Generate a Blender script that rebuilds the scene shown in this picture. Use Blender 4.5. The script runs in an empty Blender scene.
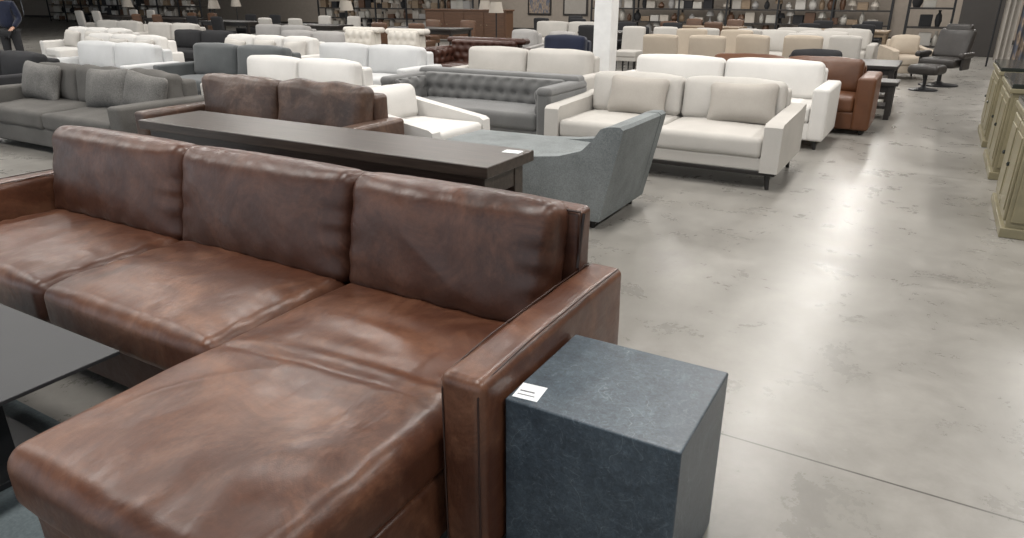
import bpy, bmesh, math, random
from mathutils import Vector, Matrix, Euler, noise
random.seed(7)
scene = bpy.context.scene
scene.view_settings.view_transform = 'Standard'
scene.view_settings.look = 'None'
scene.view_settings.exposure = 0.0

# ------------------------------------------------------------------ materials
def newmat(name):
    m = bpy.data.materials.new(name); m.use_nodes = True
    nt = m.node_tree
    b = nt.nodes['Principled BSDF']
    tc = nt.nodes.new('ShaderNodeTexCoord')
    return m, nt, b, tc
def noise_node(nt, tc, scale, detail=4, rough=0.6, mapscale=None, rot=None, dist=0.0, ntype=None):
    n = nt.nodes.new('ShaderNodeTexNoise')
    if ntype: n.noise_type = ntype
    n.inputs['Scale'].default_value = scale
    n.inputs['Detail'].default_value = detail
    n.inputs['Roughness'].default_value = rough
    n.inputs['Distortion'].default_value = dist
    if mapscale or rot:
        mp = nt.nodes.new('ShaderNodeMapping')
        if mapscale: mp.inputs['Scale'].default_value = mapscale
        if rot: mp.inputs['Rotation'].default_value = rot
        nt.links.new(tc.outputs['Object'], mp.inputs['Vector'])
        nt.links.new(mp.outputs[0], n.inputs['Vector'])
    else:
        nt.links.new(tc.outputs['Object'], n.inputs['Vector'])
    return n
def ramp(nt, src, stops):
    r = nt.nodes.new('ShaderNodeValToRGB')
    el = r.color_ramp.elements
    while len(el) < len(stops): el.new(0.5)
    for e, (p, c) in zip(el, stops):
        e.position = p; e.color = (c[0], c[1], c[2], 1)
    nt.links.new(src, r.inputs['Fac'])
    return r
def mixc(nt, fac, a, b, mode='MIX'):
    mx = nt.nodes.new('ShaderNodeMix'); mx.data_type = 'RGBA'; mx.blend_type = mode
    if isinstance(fac, (int, float)): mx.inputs[0].default_value = fac
    else: nt.links.new(fac, mx.inputs[0])
    for i, s in ((6, a), (7, b)):
        if isinstance(s, tuple): mx.inputs[i].default_value = (s[0], s[1], s[2], 1)
        else: nt.links.new(s, mx.inputs[i])
    return mx.outputs[2]
def bump(nt, b, src, strength, dist=0.01, prev=None):
    bp = nt.nodes.new('ShaderNodeBump')
    bp.inputs['Strength'].default_value = strength
    bp.inputs['Distance'].default_value = dist
    nt.links.new(src, bp.inputs['Height'])
    if prev: nt.links.new(prev.outputs[0], bp.inputs['Normal'])
    nt.links.new(bp.outputs[0], b.inputs['Normal'])
    return bp
def mul(c, k): return tuple(min(1, x*k) for x in c)
def fabric(name, c, var=0.15, sheen=0.0, scale=180, rough=0.9):
    m, nt, b, tc = newmat(name)
    n = noise_node(nt, tc, scale, 2)
    n2 = noise_node(nt, tc, 3, 3)
    mx = nt.nodes.new('ShaderNodeMath'); mx.operation = 'ADD'
    nt.links.new(n.outputs['Fac'], mx.inputs[0]); nt.links.new(n2.outputs['Fac'], mx.inputs[1])
    hf = nt.nodes.new('ShaderNodeMath'); hf.operation = 'MULTIPLY'; hf.inputs[1].default_value = 0.5
    nt.links.new(mx.outputs[0], hf.inputs[0])
    r = ramp(nt, hf.outputs[0], [(0.35, mul(c, 1-var)), (0.65, mul(c, 1+var))])
    nt.links.new(r.outputs[0], b.inputs['Base Color'])
    b.inputs['Roughness'].default_value = rough
    b.inputs['Specular IOR Level'].default_value = 0.25
    if sheen:
        b.inputs['Sheen Weight'].default_value = sheen
    bump(nt, b, n.outputs['Fac'], 0.35, 0.003)
    return m
def leather(name, c1, c2, rough=0.36, spec=0.5, wr=0.5, worn=None, rot=.6, ms=(1.0, .55, 1.0)):
    m, nt, b, tc = newmat(name)
    n = noise_node(nt, tc, 1.6, 6, 0.62, dist=0.5)
    r = ramp(nt, n.outputs['Fac'], [(0.30, c1), (0.72, c2)])
    col = r.outputs[0]
    if worn:
        nw = noise_node(nt, tc, 3.0, 9, .72, dist=.9)
        rw = ramp(nt, nw.outputs['Fac'], [(0.46, (0, 0, 0)), (0.70, (.95, .95, .95))])
        col = mixc(nt, rw.outputs[0], col, worn)
        sp = noise_node(nt, tc, 42, 6, .7, dist=.5)
        rs = ramp(nt, sp.outputs['Fac'], [(0.3, (.82, .82, .82)), (0.7, (1.16, 1.16, 1.16))])
        col = mixc(nt, 1.0, col, rs.outputs[0], 'MULTIPLY')
    nt.links.new(col, b.inputs['Base Color'])
    rr = nt.nodes.new('ShaderNodeMapRange')
    rr.inputs['From Min'].default_value = .3; rr.inputs['From Max'].default_value = .7
    rr.inputs['To Min'].default_value = rough+.09; rr.inputs['To Max'].default_value = rough-.06
    nn = noise_node(nt, tc, 12, 7, .7)
    nt.links.new(nn.outputs['Fac'], rr.inputs['Value'])
    nt.links.new(rr.outputs[0], b.inputs['Roughness'])
    b.inputs['Specular IOR Level'].default_value = spec
    v = nt.nodes.new('ShaderNodeTexVoronoi'); v.inputs['Scale'].default_value = 260
    nt.links.new(tc.outputs['Object'], v.inputs['Vector'])
    b1 = bump(nt, b, v.outputs['Distance'], 0.08, 0.002)
    w = noise_node(nt, tc, 5.5, 3, .5, mapscale=ms, rot=(0, 0, rot), dist=.5)
    b2 = bump(nt, b, w.outputs['Fac'], wr, 0.03, b1)
    w3 = noise_node(nt, tc, 24, 3, .5, mapscale=(ms[0], ms[1]*.6, ms[2]), rot=(0, 0, rot), dist=.6)
    b3 = bump(nt, b, w3.outputs['Fac'], min(1, wr*.9), 0.006, b2)
    return m
def wood(name, c1, c2, rough=.45, sc=(1, 14, 14)):
    m, nt, b, tc = newmat(name)
    n = noise_node(nt, tc, 3, 6, .7, mapscale=sc, dist=.4)
    r = ramp(nt, n.outputs['Fac'], [(0.3, c1), (0.7, c2)])
    nt.links.new(r.outputs[0], b.inputs['Base Color'])
    b.inputs['Roughness'].default_value = rough
    bump(nt, b, n.outputs['Fac'], .15, .003)
    return m
def plain(name, c, rough=.5, metal=0.0, var=.06):
    m, nt, b, tc = newmat(name)
    n = noise_node(nt, tc, 6, 3)
    r = ramp(nt, n.outputs['Fac'], [(0.3, mul(c, 1-var)), (0.7, mul(c, 1+var))])
    nt.links.new(r.outputs[0], b.inputs['Base Color'])
    b.inputs['Roughness'].default_value = rough
    b.inputs['Metallic'].default_value = metal
    return m

M = {}
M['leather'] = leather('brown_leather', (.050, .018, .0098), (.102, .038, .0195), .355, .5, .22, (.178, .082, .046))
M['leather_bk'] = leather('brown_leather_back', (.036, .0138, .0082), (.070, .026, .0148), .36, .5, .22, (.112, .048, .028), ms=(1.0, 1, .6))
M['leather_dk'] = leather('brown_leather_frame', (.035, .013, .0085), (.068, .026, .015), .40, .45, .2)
M['piping'] = plain('leather_piping', (.03, .012, .008), .45)
M['zip'] = plain('zip', (.02, .012, .01), .5)
M['leather_old'] = leather('aged_leather', (.030, .016, .011), (.080, .042, .027), .38, .5, .35, (.15, .090, .062))
M['leather_tan'] = leather('saddle_leather', (.070, .028, .012), (.13, .052, .023), .42, .4, .2)
M['leather_ox'] = leather('oxblood_leather', (.035, .014, .009), (.07, .026, .016), .4, .4, .2)
M['leather_bl'] = leather('charcoal_leather', (.018, .016, .015), (.040, .035, .031), .42, .4, .2)
M['white'] = fabric('white_linen', (.60, .585, .56), .06)
M['cream'] = fabric('cream_linen', (.57, .54, .49), .07)
M['white2'] = fabric('offwhite_weave', (.45, .43, .40), .08)
M['pillow'] = fabric('beige_pillow_linen', (.355, .33, .297), .1)
M['bluegrey'] = fabric('bluegrey_tweed', (.180, .195, .196), .3, scale=120)
M['grey'] = fabric('grey_chenille', (.105, .10, .093), .22)
M['greyp'] = fabric('grey_pillow', (.14, .135, .127), .4, scale=90)
M['velvet'] = fabric('grey_velvet', (.120, .120, .118), .2, .3)
M['teal'] = fabric('slate_velvet', (.07, .076, .078), .2, .3)
M['navy'] = fabric('navy_velvet', (.010, .014, .032), .3, .2)
M['charcoal'] = fabric('charcoal_cloth', (.028, .028, .03), .2)
M['beige'] = fabric('beige_slipcover', (.42, .36, .29), .08)
M['ltgrey'] = fabric('light_grey_cloth', (.32, .31, .30), .1)
M['ltblue'] = fabric('pale_grey_cloth', (.52, .525, .525), .07)
M['legs'] = plain('dark_leg_wood', (.012, .010, .009), .4)
M['console'] = wood('weathered_dark_oak', (.018, .0125, .010), (.062, .046, .036), .38)
M['cabwood'] = wood('red_brown_wood', (.07, .034, .018), (.13, .065, .034), .45)
M['blackwood'] = wood('black_wood', (.012, .010, .009), (.028, .022, .018), .4)
M['midwood'] = wood('oak_wood', (.16, .11, .07), (.27, .20, .13), .5)
M['metal'] = plain('black_metal', (.018, .019, .021), .42, .3)
M['tabletop'] = plain('dark_brushed_top', (.022, .023, .026), .5, .1)
M['brass'] = plain('muted_olive_paint', (.205, .180, .110), .42, .1, .15)
M['glass'] = plain('dark_glass_top', (.02, .024, .022), .12)
M['wall'] = plain('wall_paint', (.30, .26, .22), .85)
M['ceil'] = plain('ceiling_paint', (.12, .115, .11), .85)
M['wall_dk'] = plain('dark_wall_paint', (.04, .036, .033), .7)
M['colw'] = plain('white_column_paint', (.72, .72, .71), .6)
M['paper'] = plain('paper', (.74, .77, .78), .6, 0, .02)
M['shade'] = plain('lamp_shade_linen', (.42, .38, .33), .8)
M['ink'] = plain('ink', (.12, .12, .13), .7)
M['skin'] = plain('skin', (.45, .26, .18), .5)
M['hair'] = plain('hair', (.02, .014, .01), .5)
M['ceramic'] = plain('ceramic', (.42, .40, .36), .35)
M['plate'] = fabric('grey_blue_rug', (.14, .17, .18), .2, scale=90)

def slate():
    m, nt, b, tc = newmat('honed_blue_stone')
    n = noise_node(nt, tc, 6, 8, .72, dist=.7)
    r = ramp(nt, n.outputs['Fac'], [(0.30, (.024, .036, .048)), (0.52, (.042, .059, .075)), (0.72, (.074, .097, .116))])
    v = noise_node(nt, tc, 14, 9, .85, dist=3.5)
    fl = ramp(nt, v.outputs['Fac'], [(0.53, (0, 0, 0)), (0.62, (.6, .6, .6))])
    c = mixc(nt, fl.outputs[0], r.outputs[0], (.115, .145, .168))
    v2 = noise_node(nt, tc, 60, 4, .8, dist=1.0)
    f2 = ramp(nt, v2.outputs['Fac'], [(0.3, (.55, .55, .55)), (0.7, (1.40, 1.40, 1.40))])
    c = mixc(nt, 1.0, c, f2.outputs[0], 'MULTIPLY')
    vs = nt.nodes.new('ShaderNodeTexVoronoi'); vs.feature = 'DISTANCE_TO_EDGE'; vs.inputs['Scale'].default_value = 4.2
    nd = noise_node(nt, tc, 2.2, 4, .6)
    vm = nt.nodes.new('ShaderNodeVectorMath'); vm.operation = 'ADD'
    nt.links.new(tc.outputs['Object'], vm.inputs[0]); nt.links.new(nd.outputs['Color'], vm.inputs[1])
    nt.links.new(vm.outputs[0], vs.inputs['Vector'])
    rs = ramp(nt, vs.outputs['Distance'], [(0.0, (.5, .5, .5)), (0.010, (0, 0, 0))])
    gate = ramp(nt, n.outputs['Fac'], [(.48, (0, 0, 0)), (.6, (1, 1, 1))])
    gm = nt.nodes.new('ShaderNodeMath'); gm.operation = 'MULTIPLY'
    nt.links.new(rs.outputs[0], gm.inputs[0]); nt.links.new(gate.outputs[0], gm.inputs[1])
    c = mixc(nt, gm.outputs[0], c, (.24, .28, .30))
    nt.links.new(c, b.inputs['Base Color'])
    b.inputs['Roughness'].default_value = .36
    bump(nt, b, v.outputs['Fac'], .15, .004)
    return m
M['slate'] = slate()

def concrete():
    m, nt, b, tc = newmat('polished_concrete')
    n = noise_node(nt, tc, .5, 7, .64, dist=.5)
    r = ramp(nt, n.outputs['Fac'], [(0.28, (.155, .146, .131)), (0.5, (.228, .217, .198)), (0.72, (.305, .293, .270))])
    n2 = noise_node(nt, tc, 2.6, 10, .75, dist=.3)
    r2 = ramp(nt, n2.outputs['Fac'], [(0.3, (.80, .80, .80)), (0.7, (1.14, 1.14, 1.14))])
    c = mixc(nt, 1.0, r.outputs[0], r2.outputs[0], 'MULTIPLY')
    n3 = noise_node(nt, tc, 6, 6, .65, dist=1.5)
    r3 = ramp(nt, n3.outputs['Fac'], [(0.66, (0, 0, 0)), (0.78, (.30, .30, .30))])
    c = mixc(nt, r3.outputs[0], c, (.38, .37, .35))
    sep = nt.nodes.new('ShaderNodeSeparateXYZ'); nt.links.new(tc.outputs['Object'], sep.inputs[0])
    def joint(out, off, period, w):
        a = nt.nodes.new('ShaderNodeMath'); a.operation = 'ADD'; a.inputs[1].default_value = -off+period*100
        nt.links.new(out, a.inputs[0])
        md = nt.nodes.new('ShaderNodeMath'); md.operation = 'MODULO'; md.inputs[1].default_value = period
        nt.links.new(a.outputs[0], md.inputs[0])
        l = nt.nodes.new('ShaderNodeMath'); l.operation = 'LESS_THAN'; l.inputs[1].default_value = w
        nt.links.new(md.outputs[0], l.inputs[0]); return l
    j1 = joint(sep.outputs['Y'], 2.405, 5.2, .009)
    j2 = joint(sep.outputs['X'], 2.6, 5.2, .009)
    jm = nt.nodes.new('ShaderNodeMath'); jm.operation = 'MAXIMUM'
    nt.links.new(j1.outputs[0], jm.inputs[0]); nt.links.new(j2.outputs[0], jm.inputs[1])
    js = nt.nodes.new('ShaderNodeMath'); js.operation = 'MULTIPLY'; js.inputs[1].default_value = .8
    nt.links.new(jm.outputs[0], js.inputs[0])
    c = mixc(nt, js.outputs[0], c, (.05, .046, .042))
    nt.links.new(c, b.inputs['Base Color'])
    rr = nt.nodes.new('ShaderNodeMapRange')
    rr.inputs['From Min'].default_value = .3; rr.inputs['From Max'].default_value = .7
    rr.inputs['To Min'].default_value = .24; rr.inputs['To Max'].default_value = .36
    nt.links.new(n2.outputs['Fac'], rr.inputs['Value'])
    nt.links.new(rr.outputs[0], b.inputs['Roughness'])
    b.inputs['Specular IOR Level'].default_value = .42
    bump(nt, b, n2.outputs['Fac'], .03, .01)
    return m
M['floor'] = concrete()
def textile():
    m, nt, b, tc = newmat('patterned_textile')
    v = nt.nodes.new('ShaderNodeTexVoronoi'); v.inputs['Scale'].default_value = 9
    mp = nt.nodes.new('ShaderNodeMapping'); mp.inputs['Scale'].default_value = (1.5, 1, .5)
    nt.links.new(tc.outputs['Object'], mp.inputs[0]); nt.links.new(mp.outputs[0], v.inputs['Vector'])
    r = ramp(nt, v.outputs['Distance'], [(0.1, (.07, .06, .06)), (0.35, (.35, .27, .2)), (0.7, (.12, .13, .16))])
    nt.links.new(r.outputs[0], b.inputs['Base Color']); b.inputs['Roughness'].default_value = .95
    return m
M['textile'] = textile()

# ------------------------------------------------------------------ mesh builder
class MB:
    def __init__(s):
        s.v = []; s.f = []; s.m = []; s.mats = []; s.T = Matrix.Identity(4)
    def mi(s, key):
        if key not in s.mats: s.mats.append(key)
        return s.mats.index(key)
    def add(s, verts, faces, key):
        o = len(s.v); k = s.mi(key)
        for p in verts: s.v.append(s.T @ Vector(p))
        for f in faces:
            s.f.append([o+i for i in f]); s.m.append(k)
    def rbox(s, c, size, r, key, mid=(1, 1, 1), ns=3, fn=None, rot=None):
        h = [x/2 for x in size]; r = min(r, min(h)*.98)
        def coords(hh, md):
            inn = hh-r
            lo = [-inn-r*math.tan(math.pi/4*i/ns) for i in range(ns, 0, -1)]
            mids = [-inn+2*inn*i/md for i in range(md+1)]
            if md <= 2 and inn > r*.7:
                e = min(r*.3, inn*.3)
                mids = sorted(set(mids+[-inn+e, inn-e]))
            hi = [inn+r*math.tan(math.pi/4*i/ns) for i in range(1, ns+1)]
            return lo+mids+hi
        C = [coords(h[i], mid[i]) for i in range(3)]
        vd = {}; V = []; F = []
        R = Euler(rot).to_matrix() if rot else None
        cc = Vector(c)
        def vid(p):
            k = (round(p[0], 6), round(p[1], 6), round(p[2], 6))
            if k in vd: return vd[k]
            inn = Vector([max(-(h[i]-r), min(h[i]-r, p[i])) for i in range(3)])
            d = Vector(p)-inn
            n = d.normalized()
            q = inn+n*r
            if fn: q = fn(q, n, h)
            if R: q = R @ q
            V.append(q+cc); vd[k] = len(V)-1
            return vd[k]
        for ax in range(3):
            a, b = (ax+1) % 3, (ax+2) % 3
            for sg in (-1, 1):
                for i in range(len(C[a])-1):
                    for j in range(len(C[b])-1):
                        quad = []
                        for (ii, jj) in ((i, j), (i+1, j), (i+1, j+1), (i, j+1)):
                            p = [0, 0, 0]; p[ax] = sg*h[ax]; p[a] = C[a][ii]; p[b] = C[b][jj]
                            quad.append(vid(p))
                        if sg < 0: quad.reverse()
                        F.append(quad)
        s.add(V, F, key)
    def box(s, x0, x1, y0, y1, z0, z1, key, r=.006, **k):
        s.rbox(((x0+x1)/2, (y0+y1)/2, (z0+z1)/2), (x1-x0, y1-y0, z1-z0), r, key, ns=k.pop('ns', 2), **k)
    def cone(s, p0, p1, r0, r1, key, n=12):
        p0 = Vector(p0); p1 = Vector(p1); d = (p1-p0).normalized()
        u = d.orthogonal().normalized(); w = d.cross(u)
        V = []
        for p, r in ((p0, r0), (p1, r1)):
            for i in range(n):
                a = 2*math.pi*i/n; V.append(p+u*math.cos(a)*r+w*math.sin(a)*r)
        F = [[i, (i+1) % n, n+(i+1) % n, n+i] for i in range(n)]
        F.append(list(range(n-1, -1, -1))); F.append(list(range(n, 2*n)))
        s.add(V, F, key)
    def lathe(s, c, prof, key, n=20):
        V = []; F = []
        for (r, z) in prof:
            for i in range(n):
                a = 2*math.pi*i/n; V.append((c[0]+r*math.cos(a), c[1]+r*math.sin(a), c[2]+z))
        for k in range(len(prof)-1):
            for i in range(n):
                F.append([k*n+i, k*n+(i+1) % n, (k+1)*n+(i+1) % n, (k+1)*n+i])
        F.append(list(range(n-1, -1, -1))); F.append([(len(prof)-1)*n+i for i in range(n)])
        s.add(V, F, key)
    def tube(s, pts, r, key, closed=True, n=6):
        V = []; F = []; P = [Vector(p) for p in pts]; L = len(P)
        for i, p in enumerate(P):
            a = P[(i-1) % L] if closed or i > 0 else p
            b = P[(i+1) % L] if closed or i < L-1 else p
            d = (b-a).normalized(); u = d.cross(Vector((.13, .27, .95))).normalized(); w = d.cross(u)
            for k in range(n):
                t = 2*math.pi*k/n; V.append(p+u*math.cos(t)*r+w*math.sin(t)*r)
        for i in range(L if closed else L-1):
            j = (i+1) % L
            for k in range(n): F.append([i*n+k, i*n+(k+1) % n, j*n+(k+1) % n, j*n+k])
        s.add(V, F, key)
    def prism(s, prof, x0, x1, key, axis='x'):
        n = len(prof)
        if axis == 'x': V = [(x0, y, z) for y, z in prof]+[(x1, y, z) for y, z in prof]
        else: V = [(y, x0, z) for y, z in prof]+[(y, x1, z) for y, z in prof]
        F = [[i, (i+1) % n, n+(i+1) % n, n+i] for i in range(n)]
        F.append(list(range(n-1, -1, -1))); F.append(list(range(n, 2*n)))
        s.add(V, F, key)
    def mesh(s, name):
        me = bpy.data.meshes.new(name)
        me.from_pydata([tuple(v) for v in s.v], [], s.f)
        for k in s.mats: me.materials.append(M[k])
        me.polygons.foreach_set('material_index', s.m)
        me.polygons.foreach_set('use_smooth', [True]*len(s.f))
        me.update()
        bm = bmesh.new(); bm.from_mesh(me); bmesh.ops.recalc_face_normals(bm, faces=bm.faces); bm.to_mesh(me); bm.free()
        try: me.set_sharp_from_angle(angle=math.radians(38))
        except Exception: pass
        return me
    def obj(s, name, loc=(0, 0, 0), rz=0):
        return place(s.mesh(name), name, loc, rz)
def place(me, name, loc, rz=0):
    o = bpy.data.objects.new(name, me); o.location = loc; o.rotation_euler = (0, 0, rz)
    scene.collection.objects.link(o); return o

def puff(bx=0, by=0, bz=0, amp=0, fr=(3, 3, 3), seed=0):
    def fn(q, n, h):
        a = [max(-1, min(1, q[i]/h[i])) for i in range(3)]
        q = q.copy()
        q.x += math.copysign(1, a[0])*abs(a[0])*bx*(1-a[1]**2)*(1-a[2]**2)
        q.y += a[1]*by*(1-a[0]**2)*(1-a[2]**2)
        q.z += a[2]*bz*(1-a[0]**2)*(1-a[1]**2)
        if amp:
            v = noise.noise(Vector((q.x*fr[0]+seed, q.y*fr[1], q.z*fr[2])))
            q += n*v*amp
        return q
    return fn
def pillowfn(q, n, h):
    ax = q.x/h[0]; az = q.z/h[2]
    e = (1-min(1, abs(ax))**3.0)*(1-min(1, abs(az))**3.0)
    k = .18+.82*max(0, e)**.6
    s = 1+.1*(ax*ax*az*az)
    return Vector((q.x*s, q.y*k, q.z*s))

# ------------------------------------------------------------------ generic furniture
def sofa_mesh(name, w=2.2, d=.95, back=.82, arm=.62, aw=.16, seat=.44, ns=2, nb=None, mat='white', legs='peg', leg=.12,
              pillows=(), loose=True, tuft=False, slope=0, backlean=.14, wob=.006, pmat='pillow', rail=False):
    b = MB(); nb = nb or ns
    hw = w/2; hd = d/2
    base0 = leg
    inner = hw-aw
    b.box(-hw+.01, hw-.01, -hd+.03, hd-.02, base0, seat-.17, mat, r=.02)
    if rail: b.box(-hw+.02, hw-.02, -hd+.02, hd-.03, base0-.028, base0+.004, 'legs', r=.004)
    for sx in (-1, 1):
        x = sx*(hw-aw/2)
        if slope:
            pr = [(-hd, base0), (-hd+.01, arm-slope), (-hd+.05, arm-slope+.025), (hd-.25, arm), (hd-.02, arm+.02), (hd, arm), (hd, base0)]
            b.prism(pr, x-aw/2, x+aw/2, mat)
        else:
            b.rbox((x, 0, (base0+arm)/2), (aw, d, arm-base0), .035, mat, mid=(2, 4, 4), fn=puff(.008, 0, .006))
    b.rbox((0, hd-.10, (base0+back-.04)/2), (2*inner+.02, .18, back-.04-base0), .04, mat, mid=(6, 2, 3))
    if tuft:
        def tfn(horiz, front):
            def tf(q, n, h):
                q = q.copy()
                sx, sz = .17, .13
                u = q.x if horiz else q.y
                row = q.z/sz; dmin = 9
                for r0 in (math.floor(row), math.ceil(row)):
                    off = .5*(r0 % 2)
                    c = round(u/sx-off)+off
                    dmin = min(dmin, math.hypot((u-c*sx)/sx, (q.z-r0*sz)/sz))
                k = .04*math.exp(-(dmin/.26)**2)-.014
                if horiz:
                    if n.y < -.3: q.y += k
                else:
                    if n.x*front > .3: q.x -= front*k
                return q
            return tf
        b.rbox((0, hd-.24, (seat+back)/2-.02), (2*inner, .16, back-seat+.06), .05, mat, mid=(int(inner*2/.03), 1, 16), fn=tfn(True, 0))
        for sx in (-1, 1):
            b.rbox((sx*(inner-.01), -.06, (seat+arm)/2), (.09, d-.26, arm-seat+.06), .035, mat, mid=(2, 24, 10), fn=tfn(False, -sx))
            b.rbox((sx*(hw-aw*.5), -.01, arm+.01), (aw*1.1, d, .10), .048, mat, mid=(2, 6, 2), ns=5)
        b.rbox((0, hd-.12, back), (w*.98, .22, .10), .048, mat, mid=(8, 2, 2), ns=5)
    sw = 2*inner/ns
    for i in range(ns):
        x = -inner+sw*(i+.5)
        b.rbox((x, -.1, seat-.085), (sw-.008, d-.22, .18), .045, mat, mid=(8, 8, 2), fn=puff(.0, .008, .022, wob, (5, 5, 5), i*3.1))
    if loose and not tuft:
        bw = 2*inner/nb
        for i in range(nb):
            x = -inner+bw*(i+.5)
            b.rbox((x, hd-.27, (seat+back)/2+.01), (bw-.012, .2, back-seat+.04), .06, mat, mid=(12, 2, 10),
                   fn=puff(0, .05, .03, wob*1.6, (4, 4, 4), i*5.7+1), rot=(-backlean, 0, 0))
    for (px, pw, ph, ry) in pillows:
        b.rbox((px, hd-.46, seat+ph*.5+.01), (pw, .2, ph), .06, pmat, mid=(14, 2, 12), fn=pillowfn, rot=(-.28, ry, 0))
    if legs == 'peg':
        for sx in (-1, 1):
            for sy in (-1, 1):
                b.cone((sx*(hw-.08), sy*(hd-.08), 0), (sx*(hw-.10), sy*(hd-.10), leg+.01), .017, .03, 'legs', 8)
    return b.mesh(name)

def chair_mesh(name, mat, w=.56, d=.62, h=1.0):
    b = MB(); hw = w/2
    b.rbox((0, -.02, .44), (w, d-.06, .12), .03, mat, mid=(4, 4, 2), fn=puff(0, 0, .012))
    b.box(-hw+.01, hw-.01, -d/2+.03, d/2-.06, .30, .40, mat, r=.01)
    b.rbox((0, d/2-.07, .40+(h-.4)/2), (w, .10, h-.38), .04, mat, mid=(6, 2, 6), fn=puff(0, .015, .015), rot=(-.10, 0, 0))
    for sx in (-1, 1):
        for sy in (-1, 1):
            b.cone((sx*(hw-.05), sy*(d/2-.09), 0), (sx*(hw-.05), sy*(d/2-.09), .32), .014, .024, 'legs', 8)
    return b.mesh(name)

def armchair_mesh(name, mat, w=.85, d=.85, back=.85, arm=.6):
    return sofa_mesh(name, w=w, d=d, back=back, arm=arm, aw=.13, ns=1, mat=mat, slope=.06)

def table_mesh(name, w, d, h, mat, th=.05, leg=.07, shelf=False):
    b = MB()
    b.box(-w/2, w/2, -d/2, d/2, h-th, h, mat, r=.006)
    b.box(-w/2+.06, w/2-.06, -d/2+.05, d/2-.05, h-th-.09, h-th+.002, mat, r=.004)
    for sx in (-1, 1):
        for sy in (-1, 1):
            x = sx*(w/2-.04-leg/2); y = sy*(d/2-.03-leg/2)
            b.box(x-leg/2, x+leg/2, y-leg/2, y+leg/2, 0, h-th+.001, mat, r=.004)
    if shelf: b.box(-w/2+.05, w/2-.05, -d/2+.05, d/2-.05, .14, .18, mat, r=.004)
    return b.mesh(name)

def shelf_mesh(name, w, d, h, nb, nbay, mat='metal', items=True, seed=1):
    rnd = random.Random(seed); b = MB()
    for i in range(nbay+1):
        x = -w/2+w*i/nbay
        for y in (-d/2, d/2): b.box(x-.03, x+.03, y-.03, y+.03, 0, h, mat, r=.003)
    zs = [.12+(h-.2)*k/(nb-1) for k in range(nb)]
    for z in zs: b.box(-w/2, w/2, -d/2, d/2, z-.05, z, 'blackwood', r=.003)
    if items:
        cols = ['ceramic', 'charcoal', 'midwood', 'shade', 'cabwood', 'pillow', 'ltgrey', 'white2']
        for z in zs[:-1]:
            x = -w/2+.2
            while x < w/2-.3:
                t = rnd.random(); c = rnd.choice(cols); hh = rnd.uniform(.2, .5)
                if t < .45:
                    b.box(x-.17, x+.17, -.12, .12, z, z+hh*.8, c, r=.01)
                elif t < .8:
                    r = rnd.uniform(.08, .16)
                    b.lathe((x, 0, z), [(r*.6, 0), (r, hh*.35), (r*.8, hh*.7), (r*.35, hh*.85), (r*.45, hh)], c, 10)
                elif t < .95:
                    b.lathe((x, 0, z), [(.06, 0), (.03, .05), (.02, hh*.6), (.15, hh*.6), (.1, hh+.05)], c, 10)
                x += rnd.uniform(.28, .42)
    return b.mesh(name)

# ------------------------------------------------------------------ room
b = MB(); b.add([(-60, -6, 0), (8, -6, 0), (8, 30, 0), (-60, 30, 0)], [[0, 1, 2, 3]], 'floor'); b.obj('floor')
b = MB(); b.box(-60, 8, 30, 30.2, 0, 6, 'wall'); b.obj('wall_back')
b = MB(); b.box(8, 8.2, -6, 30, 0, 6, 'wall'); b.obj('wall_right')
b = MB(); b.box(-60.2, -60, -6, 30, 0, 6, 'wall'); b.obj('wall_left')
b = MB(); b.box(-60.2, 8.2, -6, 30.2, 6.0, 6.1, 'ceil'); b.obj('ceiling')
b = MB(); b.box(-60, 8, 29.97, 30.0, 0, .14, 'wall_dk'); b.obj('baseboard_back')
b = MB(); b.box(.35, 1.5, 23.6, 23.8, 0, 4, 'wall_dk'); b.obj('wall_partition')

# ------------------------------------------------------------------ hero sectional sofa
b = MB()
def wr(seed, amp=.007, dirx=1.0, diry=5.0, ang=0.0, bz=.03, by=.01, bx=0., fold=None):
    ca, sa = math.cos(ang), math.sin(ang)
    def fn(q, n, h):
        a = [max(-1, min(1, q[i]/h[i])) for i in range(3)]
        q = q.copy()
        vert = h[2] > h[1]
        q.y += a[1]*by*(1-a[0]**4)*(1-a[2]**4)
        q.x += a[0]*bx*(1-a[1]**2)*(1-a[2]**2)
        if a[2] > 0: q.z += a[2]*bz*(1-a[0]**4)*(1-a[1]**4)
        X, Y = (q.x, q.z) if vert else (q.x, q.y)
        x = X*ca-Y*sa; y = X*sa+Y*ca
        wx = x+.12*noise.noise(Vector((x*2+seed, y*2, 0)))
        wy = y+.10*noise.noise(Vector((x*2.3, y*2+seed, 4)))
        v = noise.noise(Vector((wx*dirx, wy*diry, seed)))
        rg = 1-abs(v)*2.6
        v2 = noise.noise(Vector((wx*dirx*2.2+9, wy*diry*2.3, seed+3)))
        v3 = noise.noise(Vector((wx*1.5+3, wy*1.5, seed+8)))
        m = max(0, .45+.9*noise.noise(Vector((x*1.7+seed*2, y*1.7, 7))))
        disp = (max(0, rg)**2*.8*m+v2*.35*m+v3*.5)*amp
        if fold: disp += fold(q, a)
        w = max(0, -n.y) if vert else max(0, n.z)
        q += n*disp*(0.2+.8*w)
        return q
    return fn
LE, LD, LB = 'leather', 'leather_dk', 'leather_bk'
b.box(-4.20, -2.02, 1.40, 2.25, .05, .27, LD, r=.015)
b.box(-1.985, -1.035, .70, 2.25, .05, .272, LE, r=.02, mid=(6, 10, 3), fn=puff(.0, .0, 0, .006, (4, 4, 6)))
for x, ys in ((-4.1, (1.5, 2.2)), (-2.1, (1.5, 2.2)), (-1.92, (.80, 2.2)), (-1.1, (.80, 2.2))):
    for y in ys: b.box(x-.035, x+.035, y-.035, y+.035, 0, .06, 'legs', r=.004)
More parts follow.
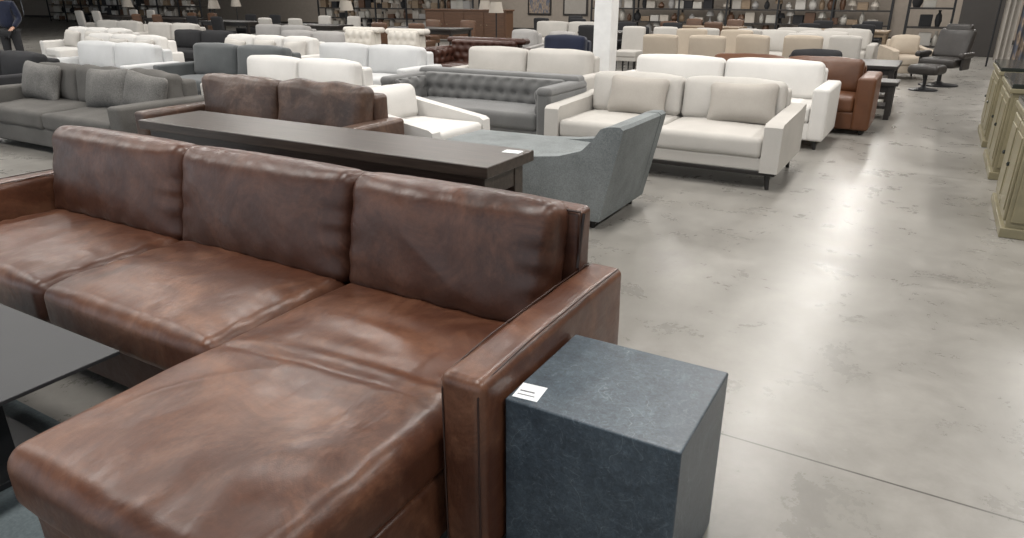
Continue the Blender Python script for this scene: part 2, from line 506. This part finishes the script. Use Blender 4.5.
def sfold(q, a):
    e = max(0, abs(a[0])-.6)/.4
    f = max(0, a[1]-.3)/.7+max(0, -a[1]-.6)/.4
    return .0035*e*(1-max(0, abs(a[0])-.93)/.07)*math.sin(q.y*48+5*noise.noise(Vector((q.x*4, q.y*4, 1))))+.0025*f*math.sin(q.x*42+5*noise.noise(Vector((q.x*3, q.y*5, 3))))
b.rbox((-3.63, 1.70, .365), (1.10, .74, .20), .055, LE, mid=(60, 42, 4), ns=4, fn=wr(1.3, .010, 1.4, 4.5, .3, .035, .01, 0, sfold))
b.rbox((-2.538, 1.70, .365), (1.075, .74, .20), .055, LE, mid=(60, 42, 4), ns=4, fn=wr(5.1, .010, 1.4, 4.2, .2, .035, .01, 0, sfold))
def chfold(q, a):
    w = max(0, min(1, (a[1]-.0)/.5))*max(0, 1-abs(a[0]-.1)**3)
    ph = q.y*30+math.sin(q.x*5)*1.8+noise.noise(Vector((q.x*2.5, q.y*2.5, 2)))*4
    side = max(0, a[0]-.25)/.75
    ph2 = (q.y*28-q.x*16)+noise.noise(Vector((q.x*2.5, q.y*2.5, 5)))*4
    m = .5+noise.noise(Vector((q.x*2.5, q.y*2.5, 11)))
    fr = max(0, -a[1]-.15)/.85
    ph3 = (q.x*32+q.y*10)+noise.noise(Vector((q.x*2.5, q.y*1.6, 15)))*5
    m3 = .5+noise.noise(Vector((q.x*2.5, q.y*2.5, 21)))
    # soft transverse crease in line with the front of the seats
    ys = .01+.03*math.sin(q.x*3.2)
    ds = q.y-ys
    crease = -.006*math.exp(-(ds/.022)**2)-.005*math.exp(-((ds-.10)/.028)**2)*max(0, .6+a[0])+.003*math.exp(-((ds-.05)/.03)**2)
    return .006*w*m*math.sin(ph)+.004*side*m*math.sin(ph2)+.004*fr*m3*math.sin(ph3)+crease*(1-a[0]**6)
b.rbox((-1.512, 1.365, .365), (.965, 1.41, .20), .06, LE, mid=(80, 120, 4), ns=4, fn=wr(2.7, .012, 4.2, 1.5, .35, .04, .012, .006, chfold))
# arms
b.rbox((-.941, 1.835, .345), (.145, .995, .60), .03, LE, mid=(4, 24, 14), ns=4, fn=puff(.003, .006, .008, .004, (6, 6, 6)))
b.rbox((-4.28, 1.83, .345), (.15, .985, .60), .03, LE, mid=(4, 24, 14), ns=4, fn=puff(.004, .006, .008, .005, (6, 6, 6), 4))
for xx in (-.941, -4.28):
    for yy in (1.42, 2.2): b.box(xx-.04, xx+.04, yy-.04, yy+.04, 0, .06, 'legs', r=.004)
    for s in (-1, 1):
        b.tube([(xx+s*.058, 1.338, .06), (xx+s*.058, 1.336, .3), (xx+s*.058, 1.338, .6), (xx+s*.060, 1.36, .636), (xx+s*.060, 1.6, .651), (xx+s*.060, 2.0, .651), (xx+s*.060, 2.3, .645)], .0028, 'piping', closed=False)
# back frame
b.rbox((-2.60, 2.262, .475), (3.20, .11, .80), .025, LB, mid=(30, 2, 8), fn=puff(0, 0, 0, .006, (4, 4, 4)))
# back cushions (leaning)
edges = [-1.04, -1.985, -3.065, -4.19]
def bfold(q, a):
    e = max(0, -a[2]-.4)/.6
    s = max(0, abs(a[0])-.7)/.3
    t = max(0, a[2]-.6)/.4
    return .005*e*math.sin(q.x*36+5*noise.noise(Vector((q.x*3, q.z*4, 1))))*(1-max(0, -a[2]-.9)/.1)+.004*s*math.sin(q.z*50+3*noise.noise(Vector((q.x*3, q.z*5, 2))))+.002*t*math.sin(q.x*46+5*noise.noise(Vector((q.x*3, q.z*4, 6))))
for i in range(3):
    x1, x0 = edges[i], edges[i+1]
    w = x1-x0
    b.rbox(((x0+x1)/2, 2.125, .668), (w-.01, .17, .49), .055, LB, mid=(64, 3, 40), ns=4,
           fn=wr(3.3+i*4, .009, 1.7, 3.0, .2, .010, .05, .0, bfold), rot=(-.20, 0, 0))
b.tube([(-1.002, 2.20, .66), (-1.0, 2.215, .76), (-.998, 2.232, .86)], .006, 'zip', closed=False)
b.tube([(-1.0, 2.206, .64), (-1.0, 2.206, .872), (-2.6, 2.206, .878), (-4.2, 2.206, .875)], .005, 'piping', closed=False)
b.obj('leather_sectional_sofa')

# ------------------------------------------------------------------ stone block side table
b = MB(); b.rbox((0, 0, .28), (.50, .455, .56), .006, 'slate', mid=(2, 2, 2), ns=3); b.obj('stone_block_side_table', (-.608, 1.662, 0))
def tag(loc, w=.075, d=.055, rz=0, name='price_tag'):
    b = MB(); b.box(-w/2, w/2, -d/2, d/2, 0, .0012, 'paper', r=.0004)
    b.box(-w*.38, w*.2, -d*.05, d*.02, .0012, .0016, 'ink', r=.0001)
    b.box(-w*.38, w*.3, -d*.28, d*-.23, .0012, .0016, 'ink', r=.0001)
    return b.obj(name, loc, rz)
tag((-.812, 1.495, .5605), .075, .08, .1)

# ------------------------------------------------------------------ black coffee table (left)
b = MB()
b.box(-3.6, -2.3, .15, 1.20, .405, .42, 'tabletop', r=.003)
b.box(-3.4, -2.55, .35, 1.0, .385, .406, 'metal', r=.003)
for x in (-3.3, -2.65):
    for y in (.45, .9): b.box(x-.03, x+.03, y-.03, y+.03, .02, .39, 'metal', r=.003)
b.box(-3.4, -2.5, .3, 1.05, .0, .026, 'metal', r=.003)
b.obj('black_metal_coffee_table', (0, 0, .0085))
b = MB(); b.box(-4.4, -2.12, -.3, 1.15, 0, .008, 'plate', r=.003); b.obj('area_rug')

# ------------------------------------------------------------------ console
b = MB()
b.box(-4.63, -1.82, 2.88, 3.37, .74, .80, 'console', r=.006)
b.box(-4.58, -1.87, 2.92, 3.33, .62, .745, 'console', r=.005)
for x in (-4.54, -3.22, -1.91):
    for y in (2.97, 3.28): b.box(x-.045, x+.045, y-.045, y+.045, 0, .745, 'console', r=.004)
b.box(-4.56, -1.89, 2.95, 3.30, .10, .15, 'console', r=.004)
b.obj('dark_wood_console_table')
tag((-1.90, 3.27, .8005), .10, .07, .1)

# ------------------------------------------------------------------ blue-grey chaise
b = MB()
X0, X1, Y0, Y1 = -3.45, -1.86, 4.47, 5.36
b.box(X0, X1-.02, Y0+.01, Y1-.01, .07, .32, 'bluegrey', r=.02)
b.rbox(((X0+X1-.2)/2, (Y0+Y1)/2, .385), (X1-X0-.2, Y1-Y0-.01, .17), .045, 'bluegrey', mid=(16, 10, 2), fn=puff(0, 0, .02, .004))
pr = [(X1-.02, .07), (X1+.12, .70), (X1+.125, .74), (X1+.10, .76), (X1+.02, .755), (X1-.04, .735), (X1-.10, .65), (X1-.18, .57), (X1-.36, .515), (X1-.6, .485), (X1-.9, .465), (X1-.9, .30), (X1-.5, .07)]
b.prism(pr, Y0, Y0+.11, 'bluegrey', 'y'); b.prism(pr, Y1-.11, Y1, 'bluegrey', 'y')
pr = [(X1-.02, .07), (X1+.115, .70), (X1+.12, .735), (X1+.10, .755), (X1+.0, .75), (X1-.05, .7), (X1-.19, .40), (X1-.22, .07)]
b.prism(pr, Y0+.1, Y1-.1, 'bluegrey', 'y')
for x in (X0+.08, X1-.1):
    for y in (Y0+.08, Y1-.08): b.cone((x, y, 0), (x, y, .08), .022, .028, 'legs')
b.obj('blue_grey_chaise_lounge')

# ------------------------------------------------------------------ mid rows
me = sofa_mesh('white_loveseat', w=2.25, d=1.15, back=.80, arm=.60, aw=.15, seat=.45, ns=2, mat='white2', leg=.16, slope=.05, rail=True,
               pillows=[(-.42, .58, .36, .03), (.62, .60, .36, -.04)])
place(me, 'white_loveseat', (-2.12, 6.78, 0))
me = sofa_mesh('white_sofa', w=2.6, d=1.0, back=.84, arm=.66, aw=.17, seat=.46, ns=2, mat='white', leg=.1)
place(me, 'white_sofa', (-2.2, 8.72, 0))
me2 = sofa_mesh('saddle_leather_sofa', w=2.3, d=.95, back=.80, arm=.68, aw=.2, ns=2, mat='leather_tan', leg=.06)
place(me2, 'saddle_leather_sofa', (-1.7, 9.9, 0))
me = sofa_mesh('tufted_sofa', w=2.2, d=.92, back=.72, arm=.66, aw=.16, ns=1, mat='velvet', leg=.08, tuft=True)
place(me, 'tufted_grey_velvet_sofa', (-4.38, 6.85, 0))
me = sofa_mesh('white_lounge', w=.95, d=1.15, back=.72, arm=.62, aw=.12, ns=1, mat='white', leg=.1, slope=.16)
place(me, 'white_lounge_chair', (-4.25, 5.42, 0), math.pi/2)
me = sofa_mesh('cream_sofa', w=2.1, d=.95, back=.84, arm=.60, aw=.15, ns=2, mat='white', leg=.1)
place(me, 'cream_sofa', (-6.62, 6.1, 0))
me = sofa_mesh('aged_leather_loveseat', w=2.38, d=.98, back=.84, arm=.60, aw=.17, ns=2, mat='leather_old', leg=.07, wob=.018)
place(me, 'aged_leather_loveseat', (-5.08, 4.35, 0))
me = sofa_mesh('grey_sofa', w=2.9, d=1.05, back=.80, arm=.60, aw=.2, ns=2, nb=3, mat='grey', leg=.08, wob=.018,
               pillows=[(-.95, .66, .40, .05), (.35, .70, .40, -.05), (1.0, .60, .38, .1)], pmat='greyp')
place(me, 'grey_sofa', (-8.0, 4.42, 0))
me = sofa_mesh('slate_sofa', w=2.3, d=.95, back=.86, arm=.62, aw=.16, ns=2, mat='teal', leg=.1)
place(me, 'slate_velvet_sofa', (-8.9, 7.1, 0))
me_w = sofa_mesh('offwhite_sofa', w=2.6, d=.95, back=.84, arm=.6, aw=.16, ns=3, mat='white', leg=.1, pillows=[(-.8, .5, .36, .1), (0, .5, .36, 0), (.8, .5, .36, -.1)], pmat='white2')
me_wb = sofa_mesh('pale_grey_sofa', w=2.4, d=.95, back=.82, arm=.6, aw=.16, ns=2, mat='ltblue', leg=.1)
me_g = sofa_mesh('charcoal_sofa', w=2.2, d=.95, back=.8, arm=.6, aw=.16, ns=2, mat='charcoal', leg=.1)
me_l = sofa_mesh('light_grey_sofa', w=2.2, d=.95, back=.82, arm=.6, aw=.16, ns=2, mat='ltgrey', leg=.1)
me_c = sofa_mesh('linen_sofa', w=2.3, d=.95, back=.84, arm=.6, aw=.16, ns=2, mat='white2', leg=.1)
place(me_wb, 'pale_grey_sofa', (-11.6, 6.9, 0))
place(me_w, 'offwhite_sofa', (-13.4, 8.2, 0))
place(me_w, 'offwhite_sofa', (-16.6, 9.6, 0))
place(me_g, 'charcoal_sofa', (-11.6, 5.2, 0))
place(me_c, 'linen_sofa', (-5.0, 8.85, 0))
place(me_w, 'offwhite_sofa', (-10.7, 9.3, 0))
place(me_wb, 'pale_grey_sofa', (-7.7, 8.6, 0))
place(me_g, 'charcoal_sofa', (-14.3, 10.6, 0))
place(me_l, 'light_grey_sofa', (-11.6, 11.3, 0))
place(me_c, 'linen_sofa', (-17.6, 12.2, 0))
place(me_c, 'linen_sofa', (-20.6, 12.6, 0))
place(me_l, 'light_grey_sofa', (-14.6, 13.2, 0))
mch = sofa_mesh('chesterfield', w=1.7, d=.92, back=.82, arm=.66, aw=.18, ns=1, mat='leather_ox', leg=.08, tuft=True)
place(mch, 'brown_leather_chesterfield_sofa', (-7.05, 10.9, 0))
mtw = sofa_mesh('tufted_chair', w=.95, d=.85, back=.95, arm=.6, aw=.14, ns=1, mat='cream', leg=.14, tuft=True)
for x, y in ((-9.75, 10.7), (-8.6, 10.6)): place(mtw, 'tufted_cream_armchair', (x, y, 0))
mnv = armchair_mesh('navy_armchair', 'navy', 1.0, .9, .92); place(mnv, 'navy_velvet_armchair', (-5.35, 10.8, 0), .1)
mgr = armchair_mesh('grey_armchair', 'ltgrey', .85, .85, .85); place(mgr, 'light_grey_armchair', (-6.6, 13.2, 0)); place(mgr, 'light_grey_armchair', (-7.7, 13.6, 0))
mch2 = chair_mesh('beige_dining_chair', 'beige')
for x, y, r in ((-3.75, 11.3, 3.14), (-3.05, 11.4, 3.14), (-2.4, 11.9, 2.8), (-1.8, 12.1, 3.2), (-3.9, 12.9, 0), (-3.1, 12.9, 0)):
    place(mch2, 'beige_slipcovered_chair', (x, y, 0), r)
mch3 = chair_mesh('white_dining_chair', 'white2', .5, .58, .95)
for x, y, r in ((-2.0, 13.3, .3), (-1.3, 13.4, 3), (-5.6, 14.5, 0), (-4.9, 14.6, 0.2), (-4.0, 14.9, 3), (-3.2, 15.0, 3)):
    place(mch3, 'white_dining_chair', (x, y, 0), r)
mdk = chair_mesh('dark_dining_chair', 'charcoal', .5, .58, .92)
mwc = chair_mesh('walnut_chair', 'cabwood', .48, .55, .9)
tt = table_mesh('t3', 2.4, 1.0, .76, 'blackwood')
tt2 = table_mesh('t4', 2.2, .95, .76, 'midwood')
k = 0
for x, y in ((-6.4, 16.7), (-12, 16.0), (-16.2, 16), (-20.5, 16.8), (-25, 17.8), (-30, 18.6)):
    place(tt, 'dark_dining_table', (x, y, 0))
    for dx in (-.6, .6):
        for s in (-1, 1):
            place([mdk, mwc, mch3][k % 3], ['charcoal_dining_chair', 'walnut_dining_chair', 'white_dining_chair'][k % 3], (x+dx, y+s*.95, 0), 0 if s > 0 else math.pi)
    k += 1
for x, y in ((-2.2, 20.3), (-5.8, 20.6), (-9.8, 20.8)):
    place(tt2, 'oak_dining_table', (x, y, 0))
    for dx in (-.6, .6):
        for s in (-1, 1): place(mwc if k % 2 else mdk, 'walnut_dining_chair' if k % 2 else 'charcoal_dining_chair', (x+dx, y+s*.95, 0), 0 if s > 0 else math.pi)
    k += 1
md = armchair_mesh('charcoal_armchair', 'charcoal', .95, .85, .82); place(md, 'charcoal_armchair', (-1.45, 11.0, 0), .2)
place(table_mesh('t1', .7, 1.2, .62, 'blackwood', shelf=True), 'black_wood_side_table', (-.8, 12.5, 0))
place(table_mesh('t2', .5, .5, .5, 'blackwood', shelf=True), 'black_wood_end_table', (-.62, 11.1, 0))
place(me_c, 'linen_sofa', (-2.3, 17.6, 0)); place(me_c, 'linen_sofa', (-2.6, 16.2, 0)); place(me_c, 'linen_sofa', (-9.0, 18.4, 0))

# wood cabinet far
b = MB()
b.box(-1.7, 1.7, -.25, .25, .08, 1.05, 'cabwood', r=.01)
b.box(-1.74, 1.74, -.28, .28, 1.05, 1.10, 'cabwood', r=.01)
for i in range(4): b.box(-1.66+i*.84, -.88+i*.84, -.27, -.25, .14, 1.0, 'cabwood', r=.008)
for i in range(4): b.lathe((-1.27+i*.84+.3*(1 if i % 2 == 0 else -1), -.285, .58), [(.012, 0), (.02, .01), (.012, .03)], 'brass', 8)
for sx in (-1, 1):
    for sy in (-1, 1): b.box(sx*1.6-.05, sx*1.6+.05, sy*.18-.05, sy*.18+.05, 0, .09, 'legs', r=.004)
mcab = b.mesh('wooden_sideboard'); place(mcab, 'wooden_sideboard', (-14.6, 22, 0))
def lamp_mesh():
    b = MB()
    b.lathe((0, 0, 0), [(.14, 0), (.14, .02), (.02, .03), (.02, 1.15)], 'metal', 12)
    b.lathe((0, 0, 1.05), [(.24, 0), (.17, .32), (.165, .32), (.235, 0)], 'shade', 16)
    return b.mesh('floor_lamp')
ml = lamp_mesh()
for k in range(7): place(ml, 'floor_lamp', (-12-k*3.3+random.uniform(-.6, .6), 20.2+random.uniform(-.3, .3)+4*(k % 2), 0))

# dark recliner chair with thick padded back and arms
b = MB()
b.rbox((0, 0, .42), (.62, .62, .16), .06, 'leather_bl', mid=(4, 4, 2), fn=puff(0, 0, .02))
b.rbox((0, .36, .72), (.62, .16, .58), .07, 'leather_bl', mid=(4, 2, 6), fn=puff(0, .03, 0), rot=(-.38, 0, 0))
b.rbox((0, .47, .98), (.46, .15, .2), .06, 'leather_bl', rot=(-.25, 0, 0))
for s in (-1, 1):
    b.rbox((s*.37, .02, .56), (.11, .56, .10), .045, 'leather_bl')
    b.rbox((s*.36, .06, .42), (.05, .36, .24), .02, 'leather_bl')
b.cone((0, 0, .05), (0, 0, .36), .035, .035, 'metal')
b.lathe((0, 0, 0), [(.33, 0), (.33, .02), (.1, .05), (.04, .08)], 'metal', 24)
mrec = b.mesh('leather_swivel_recliner'); place(mrec, 'leather_swivel_recliner', (.12, 15.7, 0), -.35)
b = MB()
b.rbox((0, 0, .36), (.52, .44, .15), .06, 'leather_bl', mid=(4, 4, 2), fn=puff(0, 0, .02))
b.cone((0, 0, .05), (0, 0, .3), .03, .03, 'metal')
b.lathe((0, 0, 0), [(.23, 0), (.23, .02), (.06, .05), (.03, .08)], 'metal', 20)
b.obj('leather_ottoman', (-.10, 14.75, 0), -.35)
place(armchair_mesh('beige_club', 'beige', .8, .8, .78), 'beige_club_chair', (-.55, 16.8, 0), .4)

# cabinets on right
def cab(name, x, y, w, l, h):
    b = MB()
    b.box(0, w, 0, l, 0, .07, 'brass', r=.006)
    b.box(.025, w-.025, .025, l-.025, .06, h-.06, 'brass', r=.006)
    b.box(0, w, 0, l, h-.08, h-.04, 'brass', r=.006)
    b.box(.01, w-.01, .01, l-.01, h-.042, h, 'glass', r=.006)
    n = max(1, round(l/.55))
    for i in range(n):
        y0 = .06+i*(l-.12)/n; y1 = y0+(l-.12)/n-.03
        b.box(.008, .03, y0, y1, .11, h-.12, 'brass', r=.008)
        b.box(.0, .012, y0+.06, y1-.06, .17, h-.18, 'brass', r=.004)
        b.lathe((-.005, y1-.04, h*.5), [(.008, -.015), (.014, 0), (.008, .015)], 'glass', 8)
    for k in range(2):
        x0 = .05+k*(w-.1)/2
        b.box(x0, x0+(w-.1)/2-.02, .008, .03, .11, h-.12, 'brass', r=.008)
    return b.obj(name, (x, y, 0))
cab('painted_storage_cabinet', .61, 5.78, .6, 1.1, .86)
cab('painted_storage_cabinet', .62, 7.7, .55, 1.2, .86)
cab('painted_storage_cabinet', .62, 9.4, .55, 1.3, .86)

# columns
b = MB(); b.box(-.14, .14, -.14, .14, .0, 6, 'colw', r=.01); b.box(-.18, .18, -.18, .18, 0, .12, 'colw', r=.01); b.obj('support_column', (-4.45, 10.5, 0))
b = MB(); b.box(-.14, .14, -.14, .14, .0, 6, 'wall_dk', r=.01); b.box(-.18, .18, -.18, .18, 0, .12, 'wall_dk', r=.01); b.obj('dark_support_column', (-22.5, 10.0, 0))

# shelves at back wall
place(shelf_mesh('sh1', 11, .5, 2.6, 6, 6, seed=3), 'metal_display_shelving', (-7.1, 28.4, 0))
place(shelf_mesh('sh2', 8, .5, 2.6, 6, 5, seed=5), 'metal_display_shelving', (-34, 23, 0))
place(shelf_mesh('sh3', 9, .5, 2.4, 6, 5, seed=8), 'metal_display_shelving', (-22, 27, 0))
place(shelf_mesh('sh5', 9, .5, 2.4, 6, 5, seed=11), 'metal_display_shelving', (-44, 26, 0))
place(shelf_mesh('sh4', 1.2, .5, 2.4, 5, 1, seed=9), 'black_bookcase', (-.4, 26, 0))
for i, x in enumerate((-14.2, -16.0)):
    b = MB(); b.box(-.6, .6, -.03, 0, .7, 2.0, 'blackwood', r=.004); b.box(-.52, .52, -.04, -.02, .78, 1.92, 'textile' if i else 'pillow', r=.002)
    b.obj('framed_wall_art', (x, 29.99, 0))
# hanging textiles
b = MB()
for i in range(9):
    x = i*.34
    V = []; F = []; n = 14
    for k in range(n+1):
        xx = x+.3*k/n; yy = .05*math.sin(k*1.3)+random.uniform(-.01, .01)
        V += [(xx, yy, .15), (xx, yy, 2.6)]
    for k in range(n): F.append([2*k, 2*k+2, 2*k+3, 2*k+1])
    b.add(V, F, 'textile' if i % 3 else 'pillow')
b.cone((-.1, 0, 2.62), (3.2, 0, 2.62), .02, .02, 'metal')
for xx in (-.1, 3.2): b.cone((xx, 0, 0), (xx, 0, 2.62), .02, .02, 'metal')
b.obj('hanging_textile_rack', (1.15, 20.5, 0))

# ------------------------------------------------------------------ person (navy jacket, far left)
def person(loc, rz):
    root = bpy.data.objects.new('person', None); scene.collection.objects.link(root)
    def skin(name, pts, edges, rad, mat):
        me = bpy.data.meshes.new(name); me.from_pydata(pts, edges, [])
        o = bpy.data.objects.new(name, me); scene.collection.objects.link(o)
        md = o.modifiers.new('s', 'SKIN'); sv = me.skin_vertices[0].data if me.skin_vertices else None
        if sv is None:
            bpy.context.view_layer.objects.active = o
            sv = me.skin_vertices[0].data
        for i, r in enumerate(rad): sv[i].radius = r if isinstance(r, tuple) else (r, r)
        sv[0].use_root = True
        ss = o.modifiers.new('ss', 'SUBSURF'); ss.levels = 2; ss.render_levels = 2
        me.materials.append(M[mat]); o.parent = root
        return o
    skin('jacket', [(0, 0, .95), (0, 0, 1.15), (0, .01, 1.36), (0, 0, 1.47), (-.17, 0, 1.42), (.17, 0, 1.42), (-.25, .0, 1.15), (.25, 0, 1.15), (-.22, -.2, .98), (.22, -.2, 1.0)],
         [(0, 1), (1, 2), (2, 3), (2, 4), (2, 5), (4, 6), (5, 7), (6, 8), (7, 9)],
         [(.17, .12), (.16, .11), (.18, .12), (.07, .07), .075, .075, .058, .058, .042, .042], 'navy')
    skin('trousers', [(0, 0, .95), (-.1, 0, .88), (.1, 0, .88), (-.11, -.01, .5), (.11, .02, .5), (-.11, .02, .09), (.11, .04, .09), (-.12, -.12, .04), (.12, -.1, .04)],
         [(0, 1), (0, 2), (1, 3), (2, 4), (3, 5), (4, 6), (5, 7), (6, 8)],
         [(.15, .11), .1, .1, .07, .07, .05, .05, .04, .04], 'charcoal')
    skin('head', [(0, 0, 1.46), (0, -.01, 1.54), (0, -.015, 1.62), (0, 0, 1.70)], [(0, 1), (1, 2), (2, 3)], [.055, .06, (.078, .09), (.07, .08)], 'skin')
    skin('hair', [(0, .03, 1.62), (0, .02, 1.70), (0, 0, 1.745)], [(0, 1), (1, 2)], [.075, (.085, .09), .05], 'hair')
    skin('nose', [(0, -.10, 1.615), (0, -.118, 1.585)], [(0, 1)], [.010, .015], 'skin')
    for s in (-1, 1):
        skin('ear', [(s*.082, .0, 1.63), (s*.084, .0, 1.59)], [(0, 1)], [.014, .010], 'skin')
        skin('eye', [(s*.032, -.098, 1.632), (s*.036, -.098, 1.632)], [(0, 1)], [.008, .008], 'hair')
        pts = [(s*.22, -.2, .98+(.02 if s > 0 else 0)), (s*.215, -.26, .965)]; ed = [(0, 1)]; rd = [.026, .032]
        for k in range(4):
            i = len(pts); dx = (k-1.5)*.02
            pts += [(s*.215+dx, -.31, .955), (s*.215+dx, -.335-.008*(k % 3), .935)]; ed += [(1, i), (i, i+1)]; rd += [.009, .008]
        i = len(pts); pts += [(s*.17, -.27, .955), (s*.165, -.30, .94)]; ed += [(1, i), (i, i+1)]; rd += [.011, .009]
        skin('hand_l' if s < 0 else 'hand_r', pts, ed, rd, 'skin')
    root.location = loc; root.rotation_euler = (0, 0, rz)
try:
    person((-15.9, 7.6, 0), .6)
except Exception as e:
    print('person failed', e)

# ------------------------------------------------------------------ lights
w = bpy.data.worlds.new('world'); scene.world = w; w.use_nodes = True
bg = w.node_tree.nodes['Background']; bg.inputs[0].default_value = (.84, .92, 1.0, 1); bg.inputs[1].default_value = 1.05
def area(loc, sx, sy, e, col=(1, .965, .92), rot=(0, 0, 0)):
    l = bpy.data.lights.new('ceiling_light', 'AREA'); l.shape = 'RECTANGLE'; l.size = sx; l.size_y = sy; l.energy = e; l.color = col
    o = bpy.data.objects.new('ceiling_light', l); o.location = loc; o.rotation_euler = rot; scene.collection.objects.link(o); return o
for x in (-26, -17, -11, -6, -1.5, 3):
    for y in (1, 5.5, 10, 15, 21, 26):
        area((x, y, 5.2), .45, 2.6, 155)

# ------------------------------------------------------------------ camera
cam = bpy.data.cameras.new('camera'); cam.sensor_width = 36; cam.lens = 700/1024*36; cam.clip_end = 200
co = bpy.data.objects.new('camera', cam); scene.collection.objects.link(co)
co.location = (0, 0, 1.6); co.rotation_euler = (math.radians(90-21.45), 0, math.radians(30.2))
scene.camera = co
